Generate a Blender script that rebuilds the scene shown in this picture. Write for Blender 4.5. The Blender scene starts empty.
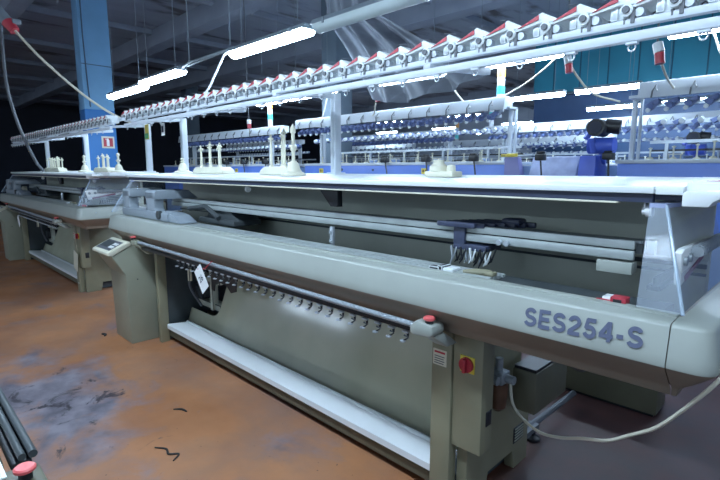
import bpy, bmesh, math, random
from mathutils import Vector, Matrix
random.seed(7)
sc = bpy.context.scene
COL = sc.collection
PI = math.pi

# ------------------------------------------------------------------ materials
def lin(c):
    return tuple((v/255/12.92) if v/255 <= .04045 else ((v/255+.055)/1.055)**2.4 for v in c)

def mat(name, rgb, rough=.5, metal=0., var=.12, scale=6., bump=0., emis=None, estr=0., coat=0.):
    m = bpy.data.materials.new(name); m.use_nodes = True
    nt = m.node_tree; b = nt.nodes['Principled BSDF']
    c = lin(rgb)
    tc = nt.nodes.new('ShaderNodeTexCoord')
    nz = nt.nodes.new('ShaderNodeTexNoise'); nz.inputs['Scale'].default_value = scale
    nz.inputs['Detail'].default_value = 5
    nt.links.new(tc.outputs['Object'], nz.inputs['Vector'])
    rp = nt.nodes.new('ShaderNodeValToRGB')
    rp.color_ramp.elements[0].position = .3; rp.color_ramp.elements[1].position = .7
    rp.color_ramp.elements[0].color = (*[v*(1-var) for v in c], 1)
    rp.color_ramp.elements[1].color = (*[min(1, v*(1+var)) for v in c], 1)
    nt.links.new(nz.outputs['Fac'], rp.inputs['Fac'])
    nt.links.new(rp.outputs['Color'], b.inputs['Base Color'])
    b.inputs['Roughness'].default_value = rough
    b.inputs['Metallic'].default_value = metal
    if coat: b.inputs['Coat Weight'].default_value = coat
    if bump:
        bp = nt.nodes.new('ShaderNodeBump'); bp.inputs['Strength'].default_value = bump
        bp.inputs['Distance'].default_value = .01
        nt.links.new(nz.outputs['Fac'], bp.inputs['Height'])
        nt.links.new(bp.outputs['Normal'], b.inputs['Normal'])
    if emis:
        b.inputs['Emission Color'].default_value = (*lin(emis), 1)
        b.inputs['Emission Strength'].default_value = estr
    return m

def clear_mat(name, rgb, opacity=.25, rough=.08):
    m = bpy.data.materials.new(name); m.use_nodes = True
    nt = m.node_tree; b = nt.nodes['Principled BSDF']; out = nt.nodes['Material Output']
    b.inputs['Base Color'].default_value = (*lin(rgb), 1); b.inputs['Roughness'].default_value = rough
    tr = nt.nodes.new('ShaderNodeBsdfTransparent'); mx = nt.nodes.new('ShaderNodeMixShader')
    tc = nt.nodes.new('ShaderNodeTexCoord')
    nz = nt.nodes.new('ShaderNodeTexNoise'); nz.inputs['Scale'].default_value = 9
    mr = nt.nodes.new('ShaderNodeMapRange')
    mr.inputs['To Min'].default_value = opacity*.6; mr.inputs['To Max'].default_value = min(1, opacity*1.4)
    nt.links.new(tc.outputs['Object'], nz.inputs['Vector'])
    nt.links.new(nz.outputs['Fac'], mr.inputs['Value'])
    nt.links.new(mr.outputs['Result'], mx.inputs['Fac'])
    nt.links.new(tr.outputs[0], mx.inputs[1]); nt.links.new(b.outputs[0], mx.inputs[2])
    nt.links.new(mx.outputs[0], out.inputs['Surface'])
    return m

M = {}
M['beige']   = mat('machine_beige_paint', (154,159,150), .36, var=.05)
M['under']   = mat('underside_shade_and_bounce', (126,112,96), .5, var=.08)  # cover beige with underside shade and orange floor bounce put into the colour
M['olive']   = mat('olive_grey_paint', (134,130,104), .42, var=.07)
M['olive2']  = mat('dark_olive_paint', (92,90,72), .5, var=.1)
M['console'] = mat('console_paint', (142,144,124), .45, var=.05)
M['panel']   = mat('cloth_guard_panel', (186,186,160), .12, var=.1, scale=2.5)
M['inner']   = mat('interior_grey_green', (178,182,166), .5, var=.08, scale=3)
M['inner2']  = mat('interior_dark', (52,58,60), .5, var=.1)
M['carriage']= mat('carriage_grey', (132,142,150), .4, var=.05)
M['white']   = mat('white_enamel', (232,236,236), .3, var=.03)
M['offwhite']= mat('cream_plastic', (216,212,188), .45, var=.06)
M['alu']     = mat('brushed_aluminium', (190,198,204), .32, .55, var=.06, scale=20)
M['steel']   = mat('steel_rod', (150,158,164), .35, .3, var=.1, scale=40)
M['beam']    = mat('yarn_rail_metal', (170,178,176), .35, .35, var=.12, scale=10)
M['postwht'] = mat('pale_grey_post', (200,208,216), .4, var=.04)
M['unit']    = mat('tensioner_grey_white', (226,232,232), .4, var=.06, scale=30)
M['red']     = mat('red_plastic', (178,42,56), .4, var=.08)
M['pinkred'] = mat('red_button_top', (228,92,92), .4, var=.05)
M['black']   = mat('black_plastic', (22,23,27), .45, var=.15)
M['navy']    = mat('navy_strip', (32,40,64), .5, var=.1)
M['grille']  = mat('pale_blue_plastic', (120,140,185), .4, var=.1)
M['blue']    = mat('blue_machine_paint', (90,126,216), .4, var=.05)
M['deepblue']= mat('deep_blue_paint', (62,88,196), .42, var=.06)
M['slate']   = mat('slate_blue_paint', (120,146,190), .45, var=.05)
M['purple']  = mat('purple_grey_paint', (112,112,168), .45, var=.05)
M['coneblue']= mat('blue_tensioner', (86,102,150), .45, var=.15, scale=20)
M['lettering']=mat('lettering_grey', (82,88,112), .5, var=.03)
M['paper']   = mat('white_paper', (240,240,238), .7, var=.02)
M['ink']     = mat('ink', (40,44,60), .7, var=.05)
M['yellow']  = mat('yellow_label', (232,208,70), .5, var=.04)
M['green']   = mat('green_label', (60,150,80), .5, var=.04)
M['teal_l']  = mat('cyan_lens', (60,200,205), .3, var=.03)
M['orange_l']= mat('orange_lens', (235,160,70), .3, var=.03)
M['rust']    = mat('grimy_brown_cup', (96,68,50), .35, var=.35, scale=12)
M['cable']   = mat('pale_cable', (205,200,180), .5, var=.05)
M['hose']    = mat('grey_hose', (84,88,94), .5, var=.1)
M['plexi']   = clear_mat('clear_acrylic', (205,218,232), .26, .06)
M['tintplexi']=clear_mat('hazy_acrylic', (176,186,222), .72, .25)
M['film']    = clear_mat('hazy_plastic_film', (120,126,136), .99, .62)
M['tube']    = mat('lit_fluorescent_tube', (255,255,255), .4, var=.01, emis=(200,228,255), estr=60.)
M['deadtube']= mat('unlit_diffuser', (186,200,200), .3, var=.05)
M['fixture'] = mat('lamp_housing_grey', (120,132,140), .5, var=.08)
M['coltop']  = mat('column_light_blue', (112,164,204), .7, var=.07, scale=3)
M['colgrey'] = mat('column_grey_blue', (78,92,104), .7, var=.1, scale=3)
M['colbot']  = mat('column_deep_blue', (40,108,176), .65, var=.07, scale=3)
M['conduit'] = mat('conduit_grey', (70,90,110), .6, var=.1)
M['dirt']    = mat('dark_scrap', (34,32,32), .8, var=.2, scale=20)
M['darkwall']= mat('unlit_far_wall', (30,34,46), .8, var=.3, scale=.6)  # darkness of the unlit far left put into the wall colour
M['greywall']= mat('grey_wall_paint', (150,160,176), .8, var=.25, scale=.5)
M['tealwall']= mat('teal_wall_panels', (24,120,144), .6, var=.12, scale=1.2)
M['navywall']= mat('dark_blue_wall', (44,72,112), .5, var=.2, scale=1)
M['seam']    = mat('dark_teal_seam', (16,70,92), .7, var=.1)

# floor: worn orange epoxy with grey-purple worn patches
def floor_mat():
    m = bpy.data.materials.new('worn_orange_epoxy'); m.use_nodes = True
    nt = m.node_tree; b = nt.nodes['Principled BSDF']; L = nt.links.new
    tc = nt.nodes.new('ShaderNodeTexCoord')
    def noise(s, d=6, r=.55, dist=0):
        n = nt.nodes.new('ShaderNodeTexNoise'); n.inputs['Scale'].default_value = s
        n.inputs['Detail'].default_value = d; n.inputs['Roughness'].default_value = r
        n.inputs['Distortion'].default_value = dist
        L(tc.outputs['Object'], n.inputs['Vector']); return n
    def ramp(src, p0, p1, c0, c1):
        r = nt.nodes.new('ShaderNodeValToRGB')
        r.color_ramp.elements[0].position = p0; r.color_ramp.elements[1].position = p1
        r.color_ramp.elements[0].color = (*c0, 1); r.color_ramp.elements[1].color = (*c1, 1)
        L(src, r.inputs['Fac']); return r.outputs['Color']
    def mix(f, a, c):
        x = nt.nodes.new('ShaderNodeMix'); x.data_type = 'RGBA'
        L(f, x.inputs['Factor']); L(a, x.inputs['A']); L(c, x.inputs['B']); return x.outputs['Result']
    def math_(op, a, c):
        x = nt.nodes.new('ShaderNodeMath'); x.operation = op; x.use_clamp = op in ('ADD', 'MULTIPLY')
        for i, v in enumerate((a, c)):
            if isinstance(v, (int, float)): x.inputs[i].default_value = v
            else: L(v, x.inputs[i])
        return x.outputs[0]
    base = ramp(noise(1.3).outputs['Fac'], .3, .72, lin((150,92,54)), lin((188,126,82)))
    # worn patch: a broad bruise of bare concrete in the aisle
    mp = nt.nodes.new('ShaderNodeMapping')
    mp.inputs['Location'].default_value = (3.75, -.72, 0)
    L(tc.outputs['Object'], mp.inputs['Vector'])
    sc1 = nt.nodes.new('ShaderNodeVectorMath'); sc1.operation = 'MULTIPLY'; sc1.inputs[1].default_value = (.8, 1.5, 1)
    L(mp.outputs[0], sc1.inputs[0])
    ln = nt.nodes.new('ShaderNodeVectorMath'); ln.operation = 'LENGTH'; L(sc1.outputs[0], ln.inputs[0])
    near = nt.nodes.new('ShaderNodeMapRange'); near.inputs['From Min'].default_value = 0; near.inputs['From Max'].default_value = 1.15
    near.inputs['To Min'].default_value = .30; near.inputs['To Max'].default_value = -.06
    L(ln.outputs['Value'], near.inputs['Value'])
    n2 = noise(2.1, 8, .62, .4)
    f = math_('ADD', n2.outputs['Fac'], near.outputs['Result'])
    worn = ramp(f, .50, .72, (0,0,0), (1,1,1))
    scuff = ramp(noise(.9, 9, .68, .3).outputs['Fac'], .44, .66, (0,0,0), (.62,)*3)
    scol = nt.nodes.new('ShaderNodeRGB'); scol.outputs[0].default_value = (*lin((124,100,92)), 1)
    base = mix(scuff, base, scol.outputs[0])
    specks = ramp(noise(38, 2, .5).outputs['Fac'], .73, .76, (0,0,0), (1,1,1))
    sp = nt.nodes.new('ShaderNodeRGB'); sp.outputs[0].default_value = (*lin((70,50,40)), 1)
    base = mix(specks, base, sp.outputs[0])
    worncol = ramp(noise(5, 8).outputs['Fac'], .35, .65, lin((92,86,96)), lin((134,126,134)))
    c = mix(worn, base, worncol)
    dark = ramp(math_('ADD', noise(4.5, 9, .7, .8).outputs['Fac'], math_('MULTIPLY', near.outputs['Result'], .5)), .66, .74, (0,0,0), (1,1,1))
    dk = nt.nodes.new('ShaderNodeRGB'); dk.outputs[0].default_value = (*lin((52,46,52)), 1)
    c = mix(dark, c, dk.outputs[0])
    # darker purple-brown floor colour under and behind the machines (x > -1.15)
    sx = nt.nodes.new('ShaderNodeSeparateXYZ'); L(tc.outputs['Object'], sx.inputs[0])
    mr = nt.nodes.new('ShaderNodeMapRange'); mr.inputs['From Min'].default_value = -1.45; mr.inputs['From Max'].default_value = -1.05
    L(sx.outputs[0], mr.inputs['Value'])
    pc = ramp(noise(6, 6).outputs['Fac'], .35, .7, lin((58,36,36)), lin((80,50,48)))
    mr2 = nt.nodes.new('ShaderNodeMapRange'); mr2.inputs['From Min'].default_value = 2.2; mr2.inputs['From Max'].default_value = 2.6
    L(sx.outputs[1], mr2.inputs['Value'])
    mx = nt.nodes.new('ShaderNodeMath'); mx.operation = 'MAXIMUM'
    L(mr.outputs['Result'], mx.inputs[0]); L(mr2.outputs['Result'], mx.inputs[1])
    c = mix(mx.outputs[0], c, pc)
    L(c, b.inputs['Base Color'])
    rr = ramp(noise(3).outputs['Fac'], .3, .7, (.45,)*3, (.68,)*3); L(rr, b.inputs['Roughness'])
    bp = nt.nodes.new('ShaderNodeBump'); bp.inputs['Strength'].default_value = .12; bp.inputs['Distance'].default_value = .02
    L(n2.outputs['Fac'], bp.inputs['Height']); L(bp.outputs['Normal'], b.inputs['Normal'])
    return m
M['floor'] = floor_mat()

def ceil_mat():
    m = bpy.data.materials.new('stained_concrete_ceiling'); m.use_nodes = True
    nt = m.node_tree; b = nt.nodes['Principled BSDF']; L = nt.links.new
    tc = nt.nodes.new('ShaderNodeTexCoord')
    mp = nt.nodes.new('ShaderNodeMapping'); mp.inputs['Scale'].default_value = (1.7, .55, 1); L(tc.outputs['Object'], mp.inputs['Vector'])
    n = nt.nodes.new('ShaderNodeTexNoise'); n.inputs['Scale'].default_value = 1.1; n.inputs['Detail'].default_value = 5
    L(mp.outputs[0], n.inputs['Vector'])
    r = nt.nodes.new('ShaderNodeValToRGB')
    e = r.color_ramp.elements
    e[0].position = .34; e[0].color = (*lin((92,88,90)), 1)
    e[1].position = .43; e[1].color = (*lin((146,154,168)), 1)
    e2 = e.new(.8); e2.color = (*lin((164,172,186)), 1)
    L(n.outputs['Fac'], r.inputs['Fac']); L(r.outputs['Color'], b.inputs['Base Color'])
    b.inputs['Roughness'].default_value = .85
    return m
M['ceil'] = ceil_mat()
M['beamc'] = mat('concrete_beam', (136,144,158), .85, var=.12, scale=1.5)

# ------------------------------------------------------------------ mesh builder
class MB:
    def __init__(s): s.bm = bmesh.new()
    def _tag(s, faces, m):
        for f in faces: f.material_index = m
    def box(s, x0, x1, y0, y1, z0, z1, m=0, bev=0., seg=2, rot=None, piv=None):
        vs = [s.bm.verts.new((x, y, z)) for x in (x0, x1) for y in (y0, y1) for z in (z0, z1)]
        fs = [s.bm.faces.new([vs[i] for i in q]) for q in ((0,1,3,2),(4,6,7,5),(0,4,5,1),(2,3,7,6),(0,2,6,4),(1,5,7,3))]
        s._tag(fs, m)
        if rot:
            p = Vector(piv or ((x0+x1)/2, (y0+y1)/2, (z0+z1)/2))
            bmesh.ops.rotate(s.bm, verts=vs, cent=p, matrix=rot)
        if bev:
            ed = list({e for f in fs for e in f.edges})
            bmesh.ops.bevel(s.bm, geom=ed, offset=bev, segments=seg, affect='EDGES', profile=.5)
        return s
    def prism(s, prof, a, b, axis='x', m=0, bev=0., seg=2):
        mp = {'x': lambda p, t: (t, p[0], p[1]), 'y': lambda p, t: (p[0], t, p[1]), 'z': lambda p, t: (p[0], p[1], t)}[axis]
        A = [s.bm.verts.new(mp(p, a)) for p in prof]; B = [s.bm.verts.new(mp(p, b)) for p in prof]
        n = len(prof); fs = []
        for i in range(n):
            j = (i+1) % n
            fs.append(s.bm.faces.new((A[i], A[j], B[j], B[i])))
        fs.append(s.bm.faces.new(A[::-1])); fs.append(s.bm.faces.new(B))
        s._tag(fs, m)
        bmesh.ops.recalc_face_normals(s.bm, faces=fs)
        if bev:
            ed = list({e for f in fs for e in f.edges})
            bmesh.ops.bevel(s.bm, geom=ed, offset=bev, segments=seg, affect='EDGES', profile=.5)
        return s
    def tube(s, pts, r, m=0, seg=8, caps=True):
        pts = [Vector(p) for p in pts]; rings = []; up = None
        n = len(pts)
        for i, p in enumerate(pts):
            t = (pts[min(i+1, n-1)] - pts[max(i-1, 0)]).normalized()
            if up is None:
                up = Vector((0,0,1)) if abs(t.z) < .9 else Vector((1,0,0))
            u = up - t*up.dot(t)
            if u.length < 1e-5: u = t.orthogonal()
            u.normalize(); up = u; v = t.cross(u)
            rr = r[i] if isinstance(r, (list, tuple)) else r
            rings.append([s.bm.verts.new(p + (u*math.cos(a) + v*math.sin(a))*rr) for a in [2*PI*k/seg for k in range(seg)]])
        fs = []
        for i in range(n-1):
            for k in range(seg):
                l = (k+1) % seg
                fs.append(s.bm.faces.new((rings[i][k], rings[i][l], rings[i+1][l], rings[i+1][k])))
        if caps:
            fs.append(s.bm.faces.new(rings[0][::-1])); fs.append(s.bm.faces.new(rings[-1]))
        s._tag(fs, m); bmesh.ops.recalc_face_normals(s.bm, faces=fs)
        return s
    def cyl(s, p0, p1, r, m=0, seg=16, r2=None):
        return s.tube([p0, p1], [r, r if r2 is None else r2], m, seg)
    def lathe(s, c, prof, m=0, seg=14):
        c = Vector(c)
        return s.tube([c + Vector((0, 0, z)) for r, z in prof], [max(r, .0005) for r, z in prof], m, seg)
    def grid(s, fn, nu, nv, m=0):
        V = [[s.bm.verts.new(fn(i/nu, j/nv)) for j in range(nv+1)] for i in range(nu+1)]
        fs = [s.bm.faces.new((V[i][j], V[i+1][j], V[i+1][j+1], V[i][j+1])) for i in range(nu) for j in range(nv)]
        s._tag(fs, m); return s
    def build(s, name, mats, parent=None, kind=None, label=None, angle=32, origin=None):
        me = bpy.data.meshes.new(name)
        if parent is not None:
            off = root_loc(parent)
            bmesh.ops.translate(s.bm, verts=s.bm.verts, vec=-off)
        else:
            xs = [v.co for v in s.bm.verts]
            lo = Vector((min(v.x for v in xs), min(v.y for v in xs), min(v.z for v in xs)))
            hi = Vector((max(v.x for v in xs), max(v.y for v in xs), max(v.z for v in xs)))
            off = Vector(((lo.x+hi.x)/2, (lo.y+hi.y)/2, lo.z)) if origin is None else Vector(origin)
            bmesh.ops.translate(s.bm, verts=s.bm.verts, vec=-off)
        s.bm.to_mesh(me); s.bm.free()
        for m in (mats if isinstance(mats, (list, tuple)) else [mats]): me.materials.append(m)
        for p in me.polygons: p.use_smooth = True
        me.set_sharp_from_angle(angle=math.radians(angle))
        o = bpy.data.objects.new(name, me); COL.objects.link(o)
        if parent is not None: o.parent = parent
        else: o.location = off
        if kind: o['kind'] = kind
        if label: o['label'] = label
        return o

def root_loc(o):
    v = Vector((0,0,0))
    while o is not None:
        v = v + o.location; o = o.parent
    return v

def thing(name, label, cat, loc, group=None):
    o = bpy.data.objects.new(name, None); COL.objects.link(o)
    o.location = loc; o.empty_display_size = .1
    o['label'] = label; o['category'] = cat
    if group: o['group'] = group
    return o
def tag(o, label, cat, group=None):
    o['label'] = label; o['category'] = cat
    if group: o['group'] = group
    return o
KIDS = {}
def kids(o): return [c for c in COL.objects if c.parent == o]
def copy_tree(o, parent=None, skip=()):
    c = o.copy(); COL.objects.link(c)
    if parent is not None: c.parent = parent
    for ch in kids(o):
        if ch.name.split('.')[0] in skip: continue
        copy_tree(ch, c, skip)
    return c

def text_mesh(name, body, size, mats, parent, mtx, extrude=.001, offset=0., spacing=1.0, xscale=1.0):
    cu = bpy.data.curves.new(name, 'FONT'); cu.body = body; cu.size = size
    cu.extrude = extrude; cu.offset = offset; cu.space_character = spacing
    cu.align_x = 'CENTER'; cu.align_y = 'CENTER'
    t = bpy.data.objects.new(name + '_tmp', cu); COL.objects.link(t)
    bpy.context.view_layer.update()
    dg = bpy.context.evaluated_depsgraph_get()
    me = bpy.data.meshes.new_from_object(t.evaluated_get(dg))
    bpy.data.objects.remove(t)
    me.transform(Matrix.Diagonal((xscale, 1, 1, 1)))
    me.transform(mtx)
    if parent is not None: me.transform(Matrix.Translation(-root_loc(parent)))
    me.materials.clear(); me.materials.append(mats)
    o = bpy.data.objects.new(name, me); COL.objects.link(o)
    if parent is not None: o.parent = parent
    return o

def frame_mtx(origin, xdir, ydir):
    x = Vector(xdir).normalized(); y = Vector(ydir); y = (y - x*y.dot(x)).normalized(); z = x.cross(y)
    m = Matrix((x, y, z)).transposed().to_4x4(); m.translation = Vector(origin); return m

def bez(pts, n=8):
    """smooth Catmull-Rom path through points"""
    P = [Vector(p) for p in pts]; P = [P[0]*2-P[1]] + P + [P[-1]*2-P[-2]]; out = []
    for i in range(1, len(P)-2):
        for k in range(n):
            t = k/n
            a, b, c, d = P[i-1:i+3]
            out.append(.5*((2*b) + (c-a)*t + (2*a-5*b+4*c-d)*t*t + (3*b-a-3*c+d)*t**3))
    out.append(P[-2]); return out

# ------------------------------------------------------------------ the hall
CZ = 5.0
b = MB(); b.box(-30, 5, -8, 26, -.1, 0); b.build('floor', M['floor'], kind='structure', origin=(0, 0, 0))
b = MB(); b.box(-30, 5, -8, 26, CZ, CZ+.15)
b.build('ceiling', M['ceil'], kind='structure', origin=(0, 0, 0))
for i, (y, w, d) in enumerate(((-2.6, .35, .5), (2.2, .3, .4), (5.35, .35, .4), (8.45, .4, .4), (13.4, .35, .5), (19.5, .4, .5))):
    b = MB(); b.box(-30, 5, y-w/2, y+w/2, CZ-d, CZ, bev=.01); b.build('trim_%d' % (i+1), M['beamc'], kind='structure')
n = 7
for x in [-28+3.1*k for k in range(11)]:
    b = MB(); b.box(x-.08, x+.08, -8, 26, CZ-.12, CZ, bev=.01); b.build('trim_%d' % n, M['beamc'], kind='structure'); n += 1
b = MB(); b.box(-30.2, -30, -8, 26, 0, CZ); b.build('wall_left', M['darkwall'], kind='structure')
b = MB(); b.box(-30, 5, 26, 26.2, 0, CZ); b.build('wall_back', M['greywall'], kind='structure')
# teal partition wall at right: dark lower wall, teal panels above
TX = -5.75; TY = 12.0
b = MB(); b.box(TX, 5, TY, TY+.12, 0, 3.42); b.build('wall_partition', M['navywall'], kind='structure')
b = MB(); b.box(TX, 5, TY-.06, TY+.1, 3.42, CZ, 0)
x = TX + .5
while x < 5:
    b.box(x-.012, x+.012, TY-.075, TY-.055, 3.42, CZ, 1); x += .62
b.build('trim_%d' % n, [M['tealwall'], M['seam']], kind='structure'); n += 1
b = MB(); b.box(TX, 5, TY-.12, TY, 3.36, 3.42, bev=.01)
b.build('trim_%d' % n, M['colgrey'], kind='structure'); n += 1

# columns
def column(x0, x1, y0, y1, upper, lower, split, label):
    t = thing('column', label, 'column', ((x0+x1)/2, (y0+y1)/2, 0))
    b = MB(); b.box(x0, x1, y0, y1, split, CZ, bev=.012); b.build('upper_shaft', upper, t)
    b = MB(); b.box(x0-.002, x1+.002, y0-.002, y1+.002, 0, split, bev=.012); b.build('lower_shaft', lower, t)
    return t
colm = column(-10.52, -10.2, 2.90, 3.43, M['coltop'], M['colbot'], 2.72, 'square concrete column painted light blue above and deep blue below')
b = MB(); b.tube([(-10.185, 2.96, CZ-.02), (-10.185, 2.96, 4.0), (-10.185, 2.98, 3.2), (-10.185, 3.0, 2.76)], .012); b.build('conduit', M['conduit'], colm)
b = MB(); b.box(-10.205, -10.19, 2.90, 3.43, 3.53, 3.545); b.build('crack_line', M['conduit'], colm)
column(-7.0, -6.6, 6.0, 6.4, M['colgrey'], M['colgrey'], 1.4, 'dark grey blue column behind the blue machines')
column(-19.2, -18.7, 9.0, 9.5, M['colgrey'], M['colgrey'], 1.4, 'dark column far back on the left')

# fire extinguisher sign on the blue column
t = thing('fire_sign', 'small square red fire extinguisher sign on the blue column', 'sign', (-10.19, 3.265, 2.0))
b = MB(); b.box(-10.2, -10.19, 3.15, 3.38, 2.0, 2.225, bev=.003); b.build('sign_plate', M['offwhite'], t)
b = MB(); b.box(-10.192, -10.185, 3.18, 3.35, 2.03, 2.195); b.build('red_field', M['red'], t)
b = MB(); b.box(-10.187, -10.182, 3.235, 3.285, 2.04, 2.155, bev=.002); b.box(-10.187, -10.182, 3.245, 3.275, 2.155, 2.185); b.box(-10.187, -10.182, 3.215, 3.25, 2.165, 2.18)
b.build('pictogram', M['paper'], t)

# ------------------------------------------------------------------ lamps
def lamp(x0, x1, y, z, lit, label, group):
    t = thing('tube_lamp', label, 'ceiling lamp', ((x0+x1)/2, y, z), group)
    b = MB(); b.prism([(y-.085, z+.04), (y-.06, z+.085), (y+.06, z+.085), (y+.085, z+.04)], x0, x1, 'x', bev=.004); b.build('housing', M['fixture'], t)
    b = MB()
    pr = [(y+.08*math.cos(a), z+.042+.065*math.sin(a)) for a in [PI+PI*k/8 for k in range(9)]]
    b.prism(pr, x0+.02, x1-.02, 'x'); b.build('diffuser', M['tube'] if lit else M['deadtube'], t)
    b = MB()
    for x in (x0+.18, x1-.18):
        b.box(x-.012, x+.012, y-.09, y-.083, z+.02, z+.07, 0)
        b.tube([(x, y, z+.08), (x, y, CZ-.01)], .0035)
    b.build('hanger', M['fixture'], t)
    return t
LR = 2.95
lamp(-9.2, -7.72, LR+.10, 2.82, True, 'lit tube lamp beside the blue column, smaller of that pair', 'lamps over the first machine row')
lamp(-7.5, -6.22, LR, 2.83, True, 'lit tube lamp to the right of the one by the blue column', 'lamps over the first machine row')
lamp(-4.94, -3.6, LR, 2.83, True, 'large bright tube lamp above the left part of the long yarn rack', 'lamps over the first machine row')
lamp(-3.5, -2.16, LR, 2.83, False, 'unlit grey tube lamp fixture beside the large bright lamp', 'lamps over the first machine row')
# pipe tray between fixtures
b = MB(); b.tube([(-6.2, LR, 2.9), (-6.0, LR, 2.93), (-4.95, LR, 2.93)], .014); b.tube([(-6.2, LR+.06, 2.92), (-4.95, LR+.06, 2.95)], .01)
for x in (-6.0, -5.0): b.tube([(x, LR, 2.94), (x, LR, CZ)], .006)
tag(b.build('lamp_conduit', M['fixture']), 'thin pipe linking two lamps above the left yarn rack', 'pipe')
b = MB(); b.tube([(-4.98, LR, 2.93), (-4.97, LR-.1, 2.84), (-4.87, LR-.35, 2.45), (-4.9, 2.36, 2.13)], .012)
tag(b.build('drop_pipe', M['postwht']), 'white hanging pipe between bright lamp and yarn rack', 'pipe')
rows2 = [(-8.25, -7.35, 'far lit tube lamp seen under the yarn rack left of the middle post'), (-7.2, -6.0, 'lit tube lamp behind the middle post under the yarn rack'),
         (-5.0, -3.85, 'lit tube lamp below the rack in front of the plastic sheet'), (-3.5, -2.3, 'lit tube lamp just left of the teal wall, under the yarn rack'),
         (-1.32, -.1, 'bright tube lamp under the right end of the yarn rack')]
for x0, x1, l in rows2: lamp(x0, x1, 5.42, 2.83, True, l, 'lamps over the second machine row')
rows3 = [(-4.5, -3.45, 'lit tube lamp against the teal wall beside the tall grey post'), (-3.28, -2.3, 'lit tube lamp in front of the dark lower wall, upper of the right pair')]
for x0, x1, l in rows3: lamp(x0, x1, 8.3, 2.83, True, l, 'lamps over the third machine row')
rows4 = [(-4.0, -2.98, 'far lit tube lamp behind the black blower head'), (-2.72, -1.5, 'lit tube lamp hanging behind the right blue machine rack'), (-10.6, -9.4, 'far lit tube lamp deep in the hall on the left')]
for x0, x1, l in rows4: lamp(x0, x1, 10.8, 2.83, True, l, 'lamps over the far machine row')
for x in (-4.3, -2.9, -1.5, -.1): lamp(x-.62, x+.62, .5, 2.9, True, 'lit tube lamp over the aisle in front of the machines', 'lamps over the front aisle')
for y in (14.6, 18.4, 22.2):
    for x in (-16.5, -13.0, -9.5): lamp(x-.65, x+.65, y, 3.4, True, 'lit tube lamp deep at the back of the hall', 'lamps at the back of the hall')
for x in (-3.6, -.6): lamp(x-.65, x+.65, -4.6, 2.9, True, 'lit tube lamp over the far side of the front aisle', 'lamps over the front aisle')
for x in (-13.0, -11.2): lamp(x-.65, x+.65, -6.2, 2.9, True, 'lit tube lamp far along the front aisle', 'lamps over the front aisle')

# ------------------------------------------------------------------ flat knitting machine
BY = 1.64
PROF_TOP = [(.0, 1.168), (.076, 1.166), (.087, 1.163), (.093, 1.155), (.107, 1.075), (.112, 1.052), (.110, 1.040)]
PROF_LOW = [(.110, 1.040), (.103, 1.030), (.05, .980), (.018, .955), (.010, .943), (.008, .925), (.0, .92)]
FX0, FX1 = -4.90, -.305

def sweep(b, prof, path, m=0):
    """profile (outset, z) swept along a plan path of (x, y, nx, ny)"""
    V = [[b.bm.verts.new((x+nx*o, y+ny*o, z)) for o, z in prof] for x, y, nx, ny in path]
    fs = []
    for i in range(len(V)-1):
        for j in range(len(prof)-1):
            fs.append(b.bm.faces.new((V[i][j], V[i+1][j], V[i+1][j+1], V[i][j+1])))
    b._tag(fs, m); bmesh.ops.recalc_face_normals(b.bm, faces=fs)

def ribbon(b, pts, w, put, m=0):
    """flat stroke of constant width along a 2-D centre line; put() maps letter space to the surface"""
    P = [Vector((x, y)) for x, y in pts]; L = []; Rr = []
    for i, p in enumerate(P):
        a = (p - P[i-1]).normalized() if i else None
        c = (P[i+1] - p).normalized() if i < len(P)-1 else None
        t = ((a or c) + (c or a)).normalized(); nrm = Vector((-t.y, t.x))
        k = w/2/max(.5, nrm.dot(Vector((-(a or c).y, (a or c).x))))
        L.append(b.bm.verts.new(put(p + nrm*k))); Rr.append(b.bm.verts.new(put(p - nrm*k)))
    for i in range(len(P)-1): b.bm.faces.new((L[i], Rr[i], Rr[i+1], L[i+1]))
def earc(cx, cy, rx, ry, a0, a1, n=14):
    return [(cx+rx*math.cos(math.radians(a0+(a1-a0)*k/n)), cy+ry*math.sin(math.radians(a0+(a1-a0)*k/n))) for k in range(n+1)]
W = .215
GLYPH = {
 'S': (.80, [earc(.40, .705, .265, .20, 15, 262) + earc(.40, .295, .30, .20, 82, -165)]),
 'E': (.72, [[(.10, 0), (.10, 1)], [(.1, .91), (.70, .91)], [(.1, .51), (.65, .51)], [(.1, .09), (.72, .09)]]),
 '2': (.74, [earc(.36, .68, .255, .225, 175, -35) + [(.13, .20), (.10, .09)], [(.02, .09), (.70, .09)]]),
 '5': (.74, [[(.66, .91), (.17, .91)], [(.235, .96), (.15, .47)], earc(.35, .33, .265, .235, 150, -165)]),
 '4': (.74, [[(.52, 0), (.52, 1)], [(.49, .93), (.06, .31)], [(.0, .29), (.74, .29)]]),
 '-': (.42, [[(.04, .38), (.38, .38)]]),
}
def lettering(parent):
    H = .063; nrm = Vector((0, -.08, .014)).normalized()
    up = Vector((0, .014, .080)).normalized(); ex = Vector((1, 0, .03)).normalized()
    o = Vector((-.731, 1.5315, 1.067))
    tot = sum(GLYPH[c][0] + .13 for c in 'SES254-S') - .13
    kx = .366/tot
    b = MB(); x = 0.
    for c in 'SES254-S':
        w_, strokes = GLYPH[c]
        for q, st in enumerate(strokes):
            ribbon(b, st, W, lambda p: o + ex*(x+p.x)*kx + up*p.y*H + nrm*(.0025+.0004*q))
        x += w_ + .13
    b.build('lettering', M['lettering'], parent)

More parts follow.
